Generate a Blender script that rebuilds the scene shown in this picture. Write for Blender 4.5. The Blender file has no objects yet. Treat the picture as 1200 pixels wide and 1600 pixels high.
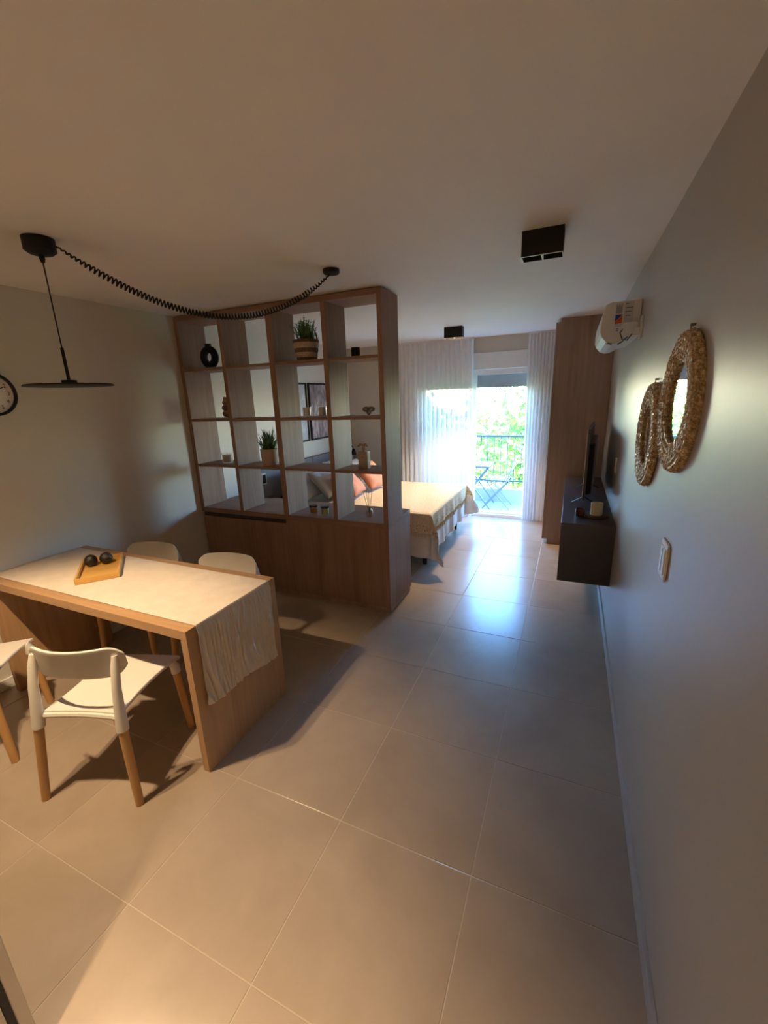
import bpy, bmesh, math, random
from mathutils import Vector, Matrix
random.seed(7)
sc = bpy.context.scene
COL = sc.collection
PI = math.pi

# ------------------------------------------------------------------ camera
yaw, pitch, roll = 0.4203, -0.2668, -0.034
fwd = Vector((-math.sin(yaw)*math.cos(pitch), math.cos(yaw)*math.cos(pitch), math.sin(pitch)))
rgt = Vector((math.cos(yaw), math.sin(yaw), 0)); upv = rgt.cross(fwd)
r2 = rgt*math.cos(roll) + upv*math.sin(roll); u2 = -rgt*math.sin(roll) + upv*math.cos(roll)
cam_d = bpy.data.cameras.new('camera'); cam = bpy.data.objects.new('camera', cam_d); COL.objects.link(cam)
cam_d.sensor_fit = 'HORIZONTAL'; cam_d.sensor_width = 36.0; cam_d.lens = 36.0*654.23/1200.0
cam_d.clip_start = 0.02; cam_d.clip_end = 300
M = Matrix.Identity(4)
for i in range(3):
    M[i][0] = r2[i]; M[i][1] = u2[i]; M[i][2] = -fwd[i]
M[0][3], M[1][3], M[2][3] = 1.428, -0.646, 1.8574
cam.matrix_world = M
sc.camera = cam

# ------------------------------------------------------------------ sky, sun, exposure
world = bpy.data.worlds.new('world'); sc.world = world; world.use_nodes = True
wn, wl = world.node_tree.nodes, world.node_tree.links
wn.clear()
wo = wn.new('ShaderNodeOutputWorld'); wb = wn.new('ShaderNodeBackground')
sky = wn.new('ShaderNodeTexSky'); sky.sky_type = 'NISHITA'; sky.sun_disc = False
sky.sun_elevation = math.radians(52); sky.sun_rotation = math.radians(200)
sky.air_density = 1.0; sky.dust_density = 0.3; sky.ozone_density = 3.0
hs = wn.new('ShaderNodeHueSaturation'); hs.inputs['Saturation'].default_value = 1.25; wl.new(sky.outputs[0], hs.inputs['Color']); wl.new(hs.outputs[0], wb.inputs[0]); wb.inputs[1].default_value = 2.7
wl.new(wb.outputs[0], wo.inputs[0])
sun_d = bpy.data.lights.new('sun', 'SUN'); sun_d.energy = 15; sun_d.angle = 0.01; sun_d.color = (1, .95, .85)
sun = bpy.data.objects.new('sun', sun_d); COL.objects.link(sun)
sun.rotation_euler = (math.radians(40), 0, math.radians(-18)); sun.location = (0, -5, 12)

vs = sc.view_settings
vs.view_transform = 'Standard'; vs.look = 'None'; vs.gamma = 1.0; vs.use_curve_mapping = False
vs.exposure = 1.75
sc.cycles.use_denoising = True
sc.cycles.sample_clamp_indirect = 4.0; sc.cycles.blur_glossy = 1.0; sc.cycles.caustics_reflective = False
sc.cycles.max_bounces = 14; sc.cycles.diffuse_bounces = 7; sc.cycles.transparent_max_bounces = 24

# ------------------------------------------------------------------ materials
def nodes_of(name):
    m = bpy.data.materials.new(name); m.use_nodes = True
    nt = m.node_tree; b = nt.nodes['Principled BSDF']
    return m, nt, b
def ramp(nt, fac, stops):
    r = nt.nodes.new('ShaderNodeValToRGB'); e = r.color_ramp.elements
    while len(e) < len(stops): e.new(.5)
    for k, (p, c) in enumerate(stops): e[k].position = p; e[k].color = (*c, 1)
    nt.links.new(fac, r.inputs[0]); return r
def coord(nt, scale, kind='Object'):
    t = nt.nodes.new('ShaderNodeTexCoord'); mp = nt.nodes.new('ShaderNodeMapping')
    mp.inputs['Scale'].default_value = scale; nt.links.new(t.outputs[kind], mp.inputs[0]); return mp.outputs[0]
def noise(nt, vec, scale, detail=4, rough=.55, dist=0):
    n = nt.nodes.new('ShaderNodeTexNoise'); n.inputs['Scale'].default_value = scale
    n.inputs['Detail'].default_value = detail; n.inputs['Roughness'].default_value = rough; n.inputs['Distortion'].default_value = dist
    if vec is not None: nt.links.new(vec, n.inputs['Vector'])
    return n.outputs['Fac']
def bump(nt, b, h, strength, dist=.01):
    bp = nt.nodes.new('ShaderNodeBump'); bp.inputs['Strength'].default_value = strength; bp.inputs['Distance'].default_value = dist
    nt.links.new(h, bp.inputs['Height']); nt.links.new(bp.outputs[0], b.inputs['Normal'])
def mul(c, k): return tuple(min(1, x*k) for x in c)
def plain(name, col, rough=.5, metal=0, spec=.5, var=.08, nscale=9, bmp=0, coat=0, emit=None):
    m, nt, b = nodes_of(name)
    n = noise(nt, coord(nt, (1, 1, 1)), nscale)
    r = ramp(nt, n, [(.3, mul(col, 1-var)), (.7, mul(col, 1+var))])
    nt.links.new(r.outputs[0], b.inputs['Base Color'])
    b.inputs['Roughness'].default_value = rough; b.inputs['Metallic'].default_value = metal
    b.inputs['Specular IOR Level'].default_value = spec; b.inputs['Coat Weight'].default_value = coat
    if bmp: bump(nt, b, noise(nt, coord(nt, (1, 1, 1)), nscale*12, 3), bmp, .003)
    if emit: b.inputs['Emission Color'].default_value = (*emit[0], 1); b.inputs['Emission Strength'].default_value = emit[1]
    return m
def wood(name, c0, c1, axis='z', rough=.5, knots=True):
    m, nt, b = nodes_of(name)
    s = {'z': (26, 26, 1.6), 'x': (1.6, 26, 26), 'y': (26, 1.6, 26)}[axis]
    v = coord(nt, s)
    n1 = noise(nt, v, 1.0, 6, .6, .6)
    n2 = noise(nt, coord(nt, tuple(.12*q for q in s)), 1.0, 3, .5)
    mx = nt.nodes.new('ShaderNodeMath'); mx.operation = 'MULTIPLY_ADD'; mx.inputs[1].default_value = .6
    nt.links.new(n1, mx.inputs[0])
    m2 = nt.nodes.new('ShaderNodeMath'); m2.operation = 'MULTIPLY'; m2.inputs[1].default_value = .4
    nt.links.new(n2, m2.inputs[0]); nt.links.new(m2.outputs[0], mx.inputs[2])
    r = ramp(nt, mx.outputs[0], [(.3, c0), (.5, tuple((a+b_)/2 for a, b_ in zip(c0, c1))), (.7, c1)])
    out = r.outputs[0]
    if knots:
        k = noise(nt, coord(nt, tuple(.22*q if q < 5 else .09*q for q in s)), 1.6, 1, .4)
        kr = ramp(nt, k, [(.66, (1, 1, 1)), (.74, (.72, .66, .6))])
        mm = nt.nodes.new('ShaderNodeMix'); mm.data_type = 'RGBA'; mm.blend_type = 'MULTIPLY'; mm.inputs[0].default_value = .7
        nt.links.new(out, mm.inputs[6]); nt.links.new(kr.outputs[0], mm.inputs[7]); out = mm.outputs[2]
    nt.links.new(out, b.inputs['Base Color']); b.inputs['Roughness'].default_value = rough; b.inputs['Specular IOR Level'].default_value = .3
    bump(nt, b, n1, .12, .002)
    return m
def paint(name, col, rough, bmp=.06):
    m, nt, b = nodes_of(name)
    n = noise(nt, coord(nt, (1, 1, 1)), 1.3, 3)
    r = ramp(nt, n, [(.3, mul(col, .97)), (.7, mul(col, 1.03))])
    nt.links.new(r.outputs[0], b.inputs['Base Color']); b.inputs['Roughness'].default_value = rough
    bump(nt, b, noise(nt, coord(nt, (1, 1, 1)), 14, 5, .6), bmp, .01)
    return m
def cloth(name, col, transl=.3, transp=0.0, weave=260, bmp=.2, var=.05):
    m, nt, b = nodes_of(name)
    n = noise(nt, coord(nt, (1, 1, 1)), 12, 4)
    r = ramp(nt, n, [(.3, mul(col, 1-var)), (.7, mul(col, 1+var))])
    nt.links.new(r.outputs[0], b.inputs['Base Color']); b.inputs['Roughness'].default_value = .9
    b.inputs['Specular IOR Level'].default_value = .15
    bump(nt, b, noise(nt, coord(nt, (1, 1, 1)), weave, 2), bmp, .002)
    out = nt.nodes['Material Output']; sh = b.outputs[0]
    if transl:
        t = nt.nodes.new('ShaderNodeBsdfTranslucent'); nt.links.new(r.outputs[0], t.inputs[0])
        mx = nt.nodes.new('ShaderNodeMixShader'); mx.inputs[0].default_value = transl
        nt.links.new(sh, mx.inputs[1]); nt.links.new(t.outputs[0], mx.inputs[2]); sh = mx.outputs[0]
    if transp:
        t = nt.nodes.new('ShaderNodeBsdfTransparent')
        mx = nt.nodes.new('ShaderNodeMixShader'); mx.inputs[0].default_value = transp
        nt.links.new(sh, mx.inputs[1]); nt.links.new(t.outputs[0], mx.inputs[2]); sh = mx.outputs[0]
    nt.links.new(sh, out.inputs[0]); return m
def glass(name, tint=(1, 1, 1), rough=.02, refl=1.0):
    m = bpy.data.materials.new(name); m.use_nodes = True; nt = m.node_tree; nt.nodes.clear()
    o = nt.nodes.new('ShaderNodeOutputMaterial'); t = nt.nodes.new('ShaderNodeBsdfTransparent'); g = nt.nodes.new('ShaderNodeBsdfGlossy')
    t.inputs[0].default_value = (*tint, 1); g.inputs['Roughness'].default_value = rough
    lw = nt.nodes.new('ShaderNodeLayerWeight'); lw.inputs[0].default_value = .5
    p = nt.nodes.new('ShaderNodeMath'); p.operation = 'POWER'; p.inputs[1].default_value = 5; nt.links.new(lw.outputs['Facing'], p.inputs[0])
    f = nt.nodes.new('ShaderNodeMath'); f.operation = 'MULTIPLY_ADD'; f.inputs[1].default_value = .95; f.inputs[2].default_value = .045; nt.links.new(p.outputs[0], f.inputs[0])
    mx = nt.nodes.new('ShaderNodeMixShader'); nt.links.new(f.outputs[0], mx.inputs[0])
    nt.links.new(t.outputs[0], mx.inputs[1]); nt.links.new(g.outputs[0], mx.inputs[2]); nt.links.new(mx.outputs[0], o.inputs[0]); return m

OAK0, OAK1 = (.225, .122, .082), (.36, .222, .155)
M_oak_z = wood('oak_vertical', OAK0, OAK1, 'z'); M_oak_x = wood('oak_lengthwise', OAK0, OAK1, 'x'); M_oak_y = wood('oak_crosswise', OAK0, OAK1, 'y')
TW0, TW1 = (.33, .19, .095), (.52, .33, .18)
M_tab_x = wood('table_wood_lengthwise', TW0, TW1, 'x', .4); M_tab_z = wood('table_wood_vertical', TW0, TW1, 'z', .4)
M_closet = wood('closet_wood', (.285, .178, .128), (.44, .30, .22), 'z', .55)
M_leg = wood('beech_leg', (.46, .25, .09), (.60, .36, .15), 'z', .4, False)
M_bamboo = wood('bamboo', (.42, .22, .05), (.60, .36, .11), 'x', .4, False)
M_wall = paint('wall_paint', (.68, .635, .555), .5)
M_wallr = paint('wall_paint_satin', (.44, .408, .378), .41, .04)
M_wallw = paint('window_wall_paint', (.62, .56, .47), .5)
M_ceil = paint('ceiling_paint', (.84, .80, .77), .7)
M_white = plain('white_lacquer', (.8, .79, .77), .4, var=.02)
M_plastic = plain('cream_plastic', (.74, .70, .63), .42, var=.02)
M_acw = plain('white_abs_plastic', (.72, .71, .69), .38, var=.02)
M_black = plain('matt_black_metal', (.010, .009, .009), .5, spec=.3, var=.1)
M_blackg = plain('gloss_black', (.01, .01, .011), .15, var=.1)
M_char = plain('charcoal_laminate', (.055, .048, .056), .3, var=.06)
M_tvback = plain('tv_plastic', (.018, .018, .02), .35, var=.05)
M_steel = plain('brushed_steel', (.45, .44, .43), .32, 1.0, var=.05)
M_alu = plain('white_aluminium', (.78, .79, .80), .35, var=.02)
M_rail = plain('dark_iron', (.05, .055, .06), .5, var=.1)
M_bistro = plain('slate_painted_metal', (.12, .155, .19), .45, var=.05)
M_shut = plain('grey_shutter', (.30, .33, .34), .5, var=.04)
M_grout = plain('grout', (.44, .37, .30), .8, var=.06, nscale=40)
M_conc = plain('balcony_concrete', (.26, .28, .31), .7, var=.08, nscale=6)
M_btile = plain('balcony_tile', (.30, .33, .35), .35, var=.05)
M_head = cloth('grey_upholstery', (.20, .20, .215), 0, 0, 300)
M_sheet = cloth('white_sheet', (.78, .77, .75), .12)
M_pillow = cloth('white_pillowcase', (.74, .72, .69), .1)
M_pgrey = cloth('grey_pillowcase', (.50, .48, .455), .08)
M_pink = cloth('terracotta_velvet', (.58, .27, .18), .05, 0, 200, .25, .1)
M_base = cloth('bed_base_fabric', (.34, .35, .37), 0)
M_sheer = cloth('sheer_voile', (.88, .87, .87), .1, .03, 400, .05, .02)
M_run = cloth('linen_runner', (.70, .62, .53), .15, 0, 320, .35)
M_mirror = plain('mirror_silver', (.9, .9, .9), .02, 1.0, var=.005)
M_clear = glass('clear_glass'); M_pane = glass('window_glass', (.95, .98, .97))
M_amber = plain('amber_jam', (.40, .16, .015), .15, var=.1); M_green = plain('yellow_green_wax', (.45, .46, .14), .2, var=.1)
M_pinkl = glass('rose_liquid_glass', (.85, .62, .58)); M_wax = plain('cream_wax', (.72, .64, .44), .5, var=.05)
M_tan = plain('tan_ceramic', (.50, .36, .26), .6, var=.08); M_stack = plain('brown_clay', (.33, .23, .17), .6, var=.15)
M_jute = plain('jute_brown', (.15, .085, .05), .85, var=.35, nscale=60, bmp=.5); M_jutel = plain('jute_cream', (.50, .40, .29), .85, var=.15, nscale=60, bmp=.5)
M_soil = plain('dark_soil', (.03, .02, .015), .9, var=.3, nscale=40)
M_leaf = plain('plant_leaf', (.085, .19, .05), .45, var=.45, nscale=25)
M_kn = plain('grey_clay_knot', (.26, .22, .20), .5, var=.1)
M_bottle = plain('taupe_bottle', (.34, .28, .21), .4, var=.05); M_label = plain('kraft_label', (.42, .33, .22), .7, var=.05)
M_twine = plain('twine', (.35, .21, .10), .9, var=.3, nscale=50)
M_dball = plain('dark_seed_ball', (.012, .009, .008), .38, var=.6, nscale=30, bmp=.6)
M_reed = plain('reed_stick', (.06, .045, .03), .7)
M_smoke = plain('smoked_clay', (.11, .05, .035), .35, var=.15)
M_bark = plain('tree_bark', (.12, .08, .05), .9, var=.3, nscale=8)
M_ground = plain('garden_ground', (.10, .17, .05), .95, var=.4, nscale=.6)
M_gasket = plain('rubber_gasket', (.012, .011, .01), .6)
M_lampglow = plain('lit_bulb', (1, .8, .55), .4, emit=((1, .72, .42), 6))
M_lens = plain('dark_reflector', (.03, .03, .03), .25)
M_sblue = plain('sticker_blue', (.03, .06, .25), .4); M_sor = plain('sticker_orange', (.55, .09, .02), .4)
M_slab = plain('sticker_paper', (.55, .55, .58), .5, var=.04); M_ink = plain('printed_ink', (.06, .06, .08), .6)

def seagrass():
    m, nt, b = nodes_of('seagrass_braid')
    n = noise(nt, coord(nt, (1, 1, 1)), 70, 5, .7)
    r = ramp(nt, n, [(.26, (.11, .065, .025)), (.47, (.42, .28, .13)), (.66, (.80, .67, .44))])
    nt.links.new(r.outputs[0], b.inputs['Base Color']); b.inputs['Roughness'].default_value = .4
    bump(nt, b, n, .5, .004); return m
M_sea = seagrass()
def tile_mat():
    m, nt, b = nodes_of('greige_porcelain')
    g = nt.nodes.new('ShaderNodeNewGeometry')
    n = noise(nt, g.outputs['Position'], 1.7, 6, .6, .4)
    n2 = noise(nt, g.outputs['Position'], 5, 3, .5)
    oi = nt.nodes.new('ShaderNodeObjectInfo')
    a = nt.nodes.new('ShaderNodeMath'); a.operation = 'MULTIPLY_ADD'; a.inputs[1].default_value = .12; nt.links.new(oi.outputs['Random'], a.inputs[0]); nt.links.new(n, a.inputs[2])
    a2 = nt.nodes.new('ShaderNodeMath'); a2.operation = 'MULTIPLY_ADD'; a2.inputs[1].default_value = .25; nt.links.new(n2, a2.inputs[0]); nt.links.new(a.outputs[0], a2.inputs[2])
    r = ramp(nt, a2.outputs[0], [(.45, (.31, .247, .19)), (.9, (.405, .328, .254))])
    nt.links.new(r.outputs[0], b.inputs['Base Color'])
    rr = ramp(nt, n2, [(.2, (.215,)*3), (.8, (.265,)*3)]); nt.links.new(rr.outputs[0], b.inputs['Roughness'])
    b.inputs['Specular IOR Level'].default_value = .55
    return m
M_tile = tile_mat()
def leaf_mat():
    m, nt, b = nodes_of('tree_leaf')
    n = noise(nt, coord(nt, (1, 1, 1)), .9, 4)
    r = ramp(nt, n, [(.3, (.07, .17, .03)), (.7, (.22, .37, .09))])
    nt.links.new(r.outputs[0], b.inputs['Base Color']); b.inputs['Roughness'].default_value = .5
    t = nt.nodes.new('ShaderNodeBsdfTranslucent'); nt.links.new(r.outputs[0], t.inputs[0])
    mx = nt.nodes.new('ShaderNodeMixShader'); mx.inputs[0].default_value = .45
    nt.links.new(b.outputs[0], mx.inputs[1]); nt.links.new(t.outputs[0], mx.inputs[2]); nt.links.new(mx.outputs[0], nt.nodes['Material Output'].inputs[0])
    return m
M_tree = leaf_mat()
def throw_mat():
    m, nt, b = nodes_of('cream_throw_weave')
    uv = nt.nodes.new('ShaderNodeUVMap')
    n = noise(nt, coord(nt, (1, 1, 1)), 55, 3, .6)
    r = ramp(nt, n, [(.35, (.60, .47, .29)), (.65, (.74, .61, .41))])
    # woven border motif near the hem, given by v of the cloth's own uv (distance from the hem)
    sp = nt.nodes.new('ShaderNodeSeparateXYZ'); nt.links.new(uv.outputs[0], sp.inputs[0])
    br = ramp(nt, sp.outputs[1], [(0, (0, 0, 0)), (.02, (1, 1, 1)), (.09, (1, 1, 1)), (.1, (0, 0, 0))])
    vo = nt.nodes.new('ShaderNodeTexVoronoi'); vo.inputs['Scale'].default_value = 42; nt.links.new(coord(nt, (1, 1, 1)), vo.inputs['Vector'])
    vr = ramp(nt, vo.outputs['Distance'], [(.25, (1, 1, 1)), (.4, (0, 0, 0))])
    k = nt.nodes.new('ShaderNodeMath'); k.operation = 'MULTIPLY'; nt.links.new(br.outputs[0], k.inputs[0]); nt.links.new(vr.outputs[0], k.inputs[1])
    mx = nt.nodes.new('ShaderNodeMix'); mx.data_type = 'RGBA'; nt.links.new(k.outputs[0], mx.inputs[0]); nt.links.new(r.outputs[0], mx.inputs[6]); mx.inputs[7].default_value = (.36, .22, .12, 1)
    nt.links.new(mx.outputs[2], b.inputs['Base Color']); b.inputs['Roughness'].default_value = .95; b.inputs['Specular IOR Level'].default_value = .1
    bump(nt, b, n, .5, .006); return m
M_throw = throw_mat()
def art_mat(name, a, c, d, seed):
    m, nt, b = nodes_of(name)
    v = coord(nt, (1, 3.2, .9)); n = noise(nt, v, 3.0+seed, 6, .65, 1.2)
    r = ramp(nt, n, [(.30, a), (.5, c), (.62, d)])
    nt.links.new(r.outputs[0], b.inputs['Base Color']); b.inputs['Roughness'].default_value = .25; return m
M_art1 = art_mat('abstract_print_blue', (.72, .78, .82), (.55, .62, .68), (.85, .88, .9), .3)
M_art2 = art_mat('abstract_print_violet', (.10, .085, .10), (.40, .36, .42), (.72, .68, .76), 1.1)

# ------------------------------------------------------------------ mesh helpers
def wloc(o):
    v = Vector((0, 0, 0))
    while o is not None: v += o.location; o = o.parent
    return v
class MB:
    def __init__(s): s.v = []; s.f = []
    def add(s, vs_, fs):
        k = len(s.v); s.v += [tuple(p) for p in vs_]; s.f += [tuple(i+k for i in f) for f in fs]; return s
    def box(s, x0, x1, y0, y1, z0, z1):
        return s.add([(x0,y0,z0),(x1,y0,z0),(x1,y1,z0),(x0,y1,z0),(x0,y0,z1),(x1,y0,z1),(x1,y1,z1),(x0,y1,z1)],
                     [(0,3,2,1),(4,5,6,7),(0,1,5,4),(1,2,6,5),(2,3,7,6),(3,0,4,7)])
    def bar(s, a, b, w, h, up=(0,0,1)):
        a, b = Vector(a), Vector(b); d = (b-a).normalized(); u = Vector(up)
        if abs(d.dot(u)) > .98: u = Vector((1,0,0))
        x = d.cross(u).normalized(); y = x.cross(d)
        vs_ = []
        for p in (a, b):
            for i, j in ((-1,-1),(1,-1),(1,1),(-1,1)): vs_.append(p + x*i*w/2 + y*j*h/2)
        return s.add(vs_, [(0,1,2,3),(7,6,5,4),(0,4,5,1),(1,5,6,2),(2,6,7,3),(3,7,4,0)])
    def tube(s, pts, rad, n=10, closed=False, sy=1.0):
        pts = [Vector(p) for p in pts]; N = len(pts)
        rads = rad if isinstance(rad, (list, tuple)) else [rad]*N
        t0 = (pts[1]-pts[0]).normalized(); u = Vector((0,0,1))
        if abs(t0.dot(u)) > .9: u = Vector((1,0,0))
        vs_ = []
        for i in range(N):
            if closed: t = (pts[(i+1)%N]-pts[i-1]).normalized()
            else: t = (pts[min(i+1,N-1)]-pts[max(i-1,0)]).normalized()
            u = (u - t*u.dot(t)).normalized(); w = t.cross(u)
            for k in range(n):
                a = 2*PI*k/n; vs_.append(pts[i] + (u*math.cos(a) + w*math.sin(a)*sy)*rads[i])
        fs = []
        for i in range(N if closed else N-1):
            j = (i+1) % N
            for k in range(n):
                l = (k+1) % n; fs.append((i*n+k, i*n+l, j*n+l, j*n+k))
        if not closed: fs += [tuple(range(n-1,-1,-1)), tuple((N-1)*n+k for k in range(n))]
        return s.add(vs_, fs)
    def lathe(s, prof, c=(0,0,0), n=28, axis='z', a0=0):
        vs_ = []
        for r, h in prof:
            for k in range(n):
                a = a0 + 2*PI*k/n; x, y = r*math.cos(a), r*math.sin(a)
                p = {'z': (x, y, h), 'x': (h, x, y), 'y': (x, h, y)}[axis]
                vs_.append((c[0]+p[0], c[1]+p[1], c[2]+p[2]))
        fs = []
        for i in range(len(prof)-1):
            for k in range(n):
                l = (k+1) % n; fs.append((i*n+k, i*n+l, (i+1)*n+l, (i+1)*n+k))
        fs += [tuple(range(n-1,-1,-1)), tuple((len(prof)-1)*n+k for k in range(n))]
        return s.add(vs_, fs)
    def ball(s, c, r, n=20, m=12, sq=(1,1,1)):
        return s.lathe([(max(1e-4, r*math.sin(PI*i/m)), -r*math.cos(PI*i/m)) for i in range(m+1)], c, n) if sq == (1,1,1) else \
            s.add(*[(lambda q: ([(c[0]+(x)*sq[0], c[1]+y*sq[1], c[2]+z*sq[2]) for x, y, z in q.v], q.f))(MB().ball((0,0,0), r, n, m))][0])
    def grid(s, fn, nu, nv):
        vs_ = [fn(i/nu, j/nv) for j in range(nv+1) for i in range(nu+1)]
        return s.add(vs_, [(j*(nu+1)+i, j*(nu+1)+i+1, (j+1)*(nu+1)+i+1, (j+1)*(nu+1)+i) for j in range(nv) for i in range(nu)])
    def prism(s, poly, lo, hi, axis='z'):
        n = len(poly); vs_ = []
        for h in (lo, hi):
            for a, b in poly: vs_.append({'z': (a,b,h), 'y': (a,h,b), 'x': (h,a,b)}[axis])
        return s.add(vs_, [tuple(range(n-1,-1,-1)), tuple(range(n,2*n))] + [(k,(k+1)%n,(k+1)%n+n,k+n) for k in range(n)])
    def build(s, name, mat, parent=None, smooth=False, bevel=0, solid=0, sub=0):
        off = wloc(parent) if parent is not None else Vector((0,0,0))
        me = bpy.data.meshes.new(name); me.from_pydata([tuple(Vector(p)-off) for p in s.v], [], s.f)
        bm = bmesh.new(); bm.from_mesh(me); bmesh.ops.recalc_face_normals(bm, faces=bm.faces[:]); bm.to_mesh(me); bm.free()
        o = bpy.data.objects.new(name, me); COL.objects.link(o); o.parent = parent
        me.materials.append(mat)
        if smooth:
            me.polygons.foreach_set('use_smooth', [True]*len(me.polygons))
            try: me.set_sharp_from_angle(angle=math.radians(40))
            except Exception: pass
        if solid: q = o.modifiers.new('solid', 'SOLIDIFY'); q.thickness = solid; q.offset = 0
        if bevel: q = o.modifiers.new('bevel', 'BEVEL'); q.width = bevel; q.segments = 2; q.limit_method = 'ANGLE'
        if sub: q = o.modifiers.new('sub', 'SUBSURF'); q.levels = sub; q.render_levels = sub
        return o
def tag(o, label=None, cat=None, group=None, kind=None):
    if label: o['label'] = label
    if cat: o['category'] = cat
    if group: o['group'] = group
    if kind: o['kind'] = kind
    return o
def thing(name, loc, label, cat, group=None):
    o = bpy.data.objects.new(name, None); COL.objects.link(o); o.location = loc; o.empty_display_size = .1
    return tag(o, label, cat, group)
def dup(o, parent=None):
    c = o.copy(); COL.objects.link(c); c.parent = parent
    for ch in list(o.children): dup(ch, c)
    return c
def struct(name, mb, mat, **k): return tag(mb.build(name, mat, **k), kind='structure')

XL, XR, H, YB, YF = -2.01, 1.792, 2.64, 5.78, -2.6

# ------------------------------------------------------------------ the room
fl = struct('floor', MB().box(XL, XR, YF, YB+.02, -.14, -.0015), M_grout)
def seg(a, b, t):
    k0, k1 = math.floor(a/t+1e-6), math.ceil(b/t-1e-6)
    return [(max(a, k*t), min(b, (k+1)*t)) for k in range(k0, k1)]
tile_cache = {}
G = .0022
for (x0, x1) in seg(XL, XR, .6):
    for (y0, y1) in seg(YF, YB, .6):
        key = (round(x1-x0, 3), round(y1-y0, 3))
        if key not in tile_cache:
            w, d = key; mb = MB().box(-w/2+G, w/2-G, -d/2+G, d/2-G, -.009, 0)
            o = mb.build('tile', M_tile, fl, bevel=.0012); tile_cache[key] = o
        else:
            o = tile_cache[key].copy(); COL.objects.link(o)
        o.location = ((x0+x1)/2, (y0+y1)/2, 0)
struct('wall_left', MB().box(XL-.14, XL, YF-.14, YB+.16, -.14, H+.16), M_wall)
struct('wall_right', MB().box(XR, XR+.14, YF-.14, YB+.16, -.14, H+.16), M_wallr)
struct('wall_front', MB().box(XL, XR, YF-.14, YF, -.14, H+.16), M_wall)
struct('ceiling', MB().box(XL, XR, YF, YB+.16, H, H+.16), M_ceil)
WX0, WX1, WZ1 = -.80, .97, 2.43
struct('wall_back', MB().box(XL, WX0, YB, YB+.16, -.14, H).box(WX1, XR, YB, YB+.16, -.14, H).box(WX0, WX1, YB, YB+.16, WZ1, H), M_wallw)
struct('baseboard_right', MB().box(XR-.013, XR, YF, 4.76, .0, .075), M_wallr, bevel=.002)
struct('baseboard_left', MB().box(XL, XL+.013, YF, 2.42, .0, .075), M_white, bevel=.002)
# window: frame, sliding sashes parked on the curtained half, shutter box, partly lowered shutter
wf = MB()
wf.box(WX0, WX0+.05, YB+.02, YB+.12, 0, 2.2).box(WX1-.05, WX1, YB+.02, YB+.12, 0, 2.2).box(WX0+.05, WX1-.05, YB+.02, YB+.12, 2.13, 2.2)
win = struct('window_1', wf, M_alu)
MB().box(WX0+.05, WX1-.05, YB+.0, YB+.14, -.01, .045).box(WX0+.05, WX1-.05, YB+.03, YB+.05, .045, .075).box(WX0+.05, WX1-.05, YB+.09, YB+.11, .045, .075).build('track', M_alu, win, bevel=.003)
MB().box(WX0, WX1, YB-.015, YB+.15, 2.2, WZ1).build('shutter_box', M_white, win, bevel=.006)
for y in (YB+.045, YB+.085):
    a, b = WX0+.05, .105
    s = MB().box(a, a+.055, y-.018, y+.018, .07, 2.13).box(b-.055, b, y-.018, y+.018, .07, 2.13).box(a+.055, b-.055, y-.018, y+.018, .07, .15).box(a+.055, b-.055, y-.018, y+.018, 2.06, 2.13).build('sash', M_alu, win, bevel=.003)
    MB().box(a+.055, b-.055, y-.004, y+.004, .15, 2.06).build('pane', M_pane, s)
    MB().box(b-.045, b-.02, y-.04 if y < YB+.06 else y-.02, y-.018, .95, 1.12).build('handle', M_alu, s)
for k in range(4):
    z = 2.125-.043*k
    sl = MB().prism([(YB+.122, z-.021), (YB+.130, z-.023), (YB+.136, z), (YB+.130, z+.021), (YB+.122, z+.023)], WX0+.02, WX1-.02, 'x').build('shutter_slat', M_shut, win, True)
MB().box(WX0+.02, WX1-.02, YB+.118, YB+.14, 1.945, 1.978).build('shutter_bottom_bar', M_shut, win, bevel=.003)

# ------------------------------------------------------------------ balcony and garden
bal = struct('balcony_floor', MB().box(-1.9, 2.1, YB+.16, 6.99, -.2, -.03), M_conc)
for k, (x0, x1) in enumerate(seg(-1.9, 2.1, .45)):
    for (y0, y1) in seg(YB+.16, 6.87, .45):
        MB().box(x0+.003, x1-.003, y0+.003, y1-.003, -.03, -.022).build('tile', M_btile, bal)
struct('balcony_kerb', MB().box(-1.9, 2.1, 6.87, 6.99, -.03, .21), M_conc, bevel=.006)
rl = thing('balcony_railing', (.1, 6.92, .21), 'dark iron railing of slim upright bars above the balcony kerb', 'railing')
MB().box(-1.9, 2.1, 6.895, 6.945, 1.125, 1.16).build('top_rail', M_rail, rl, bevel=.003)
MB().box(-1.9, 2.1, 6.905, 6.935, .345, .37).build('bottom_rail', M_rail, rl)
proto = None
for k in range(35):
    x = -1.85+.115*k
    if proto is None: proto = MB().box(-.006, .006, -.006, .006, .37, 1.125).build('bar', M_rail, None); proto.parent = rl
    else: o = proto.copy(); COL.objects.link(o); proto_ = o
    (proto if k == 0 else o).location = (x-.1, 0, -.21)
for x in (-1.6, -.4, .95, 2.0):
    MB().box(x-.015, x+.015, 6.905, 6.935, .21, .345).build('post', M_rail, rl)
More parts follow.
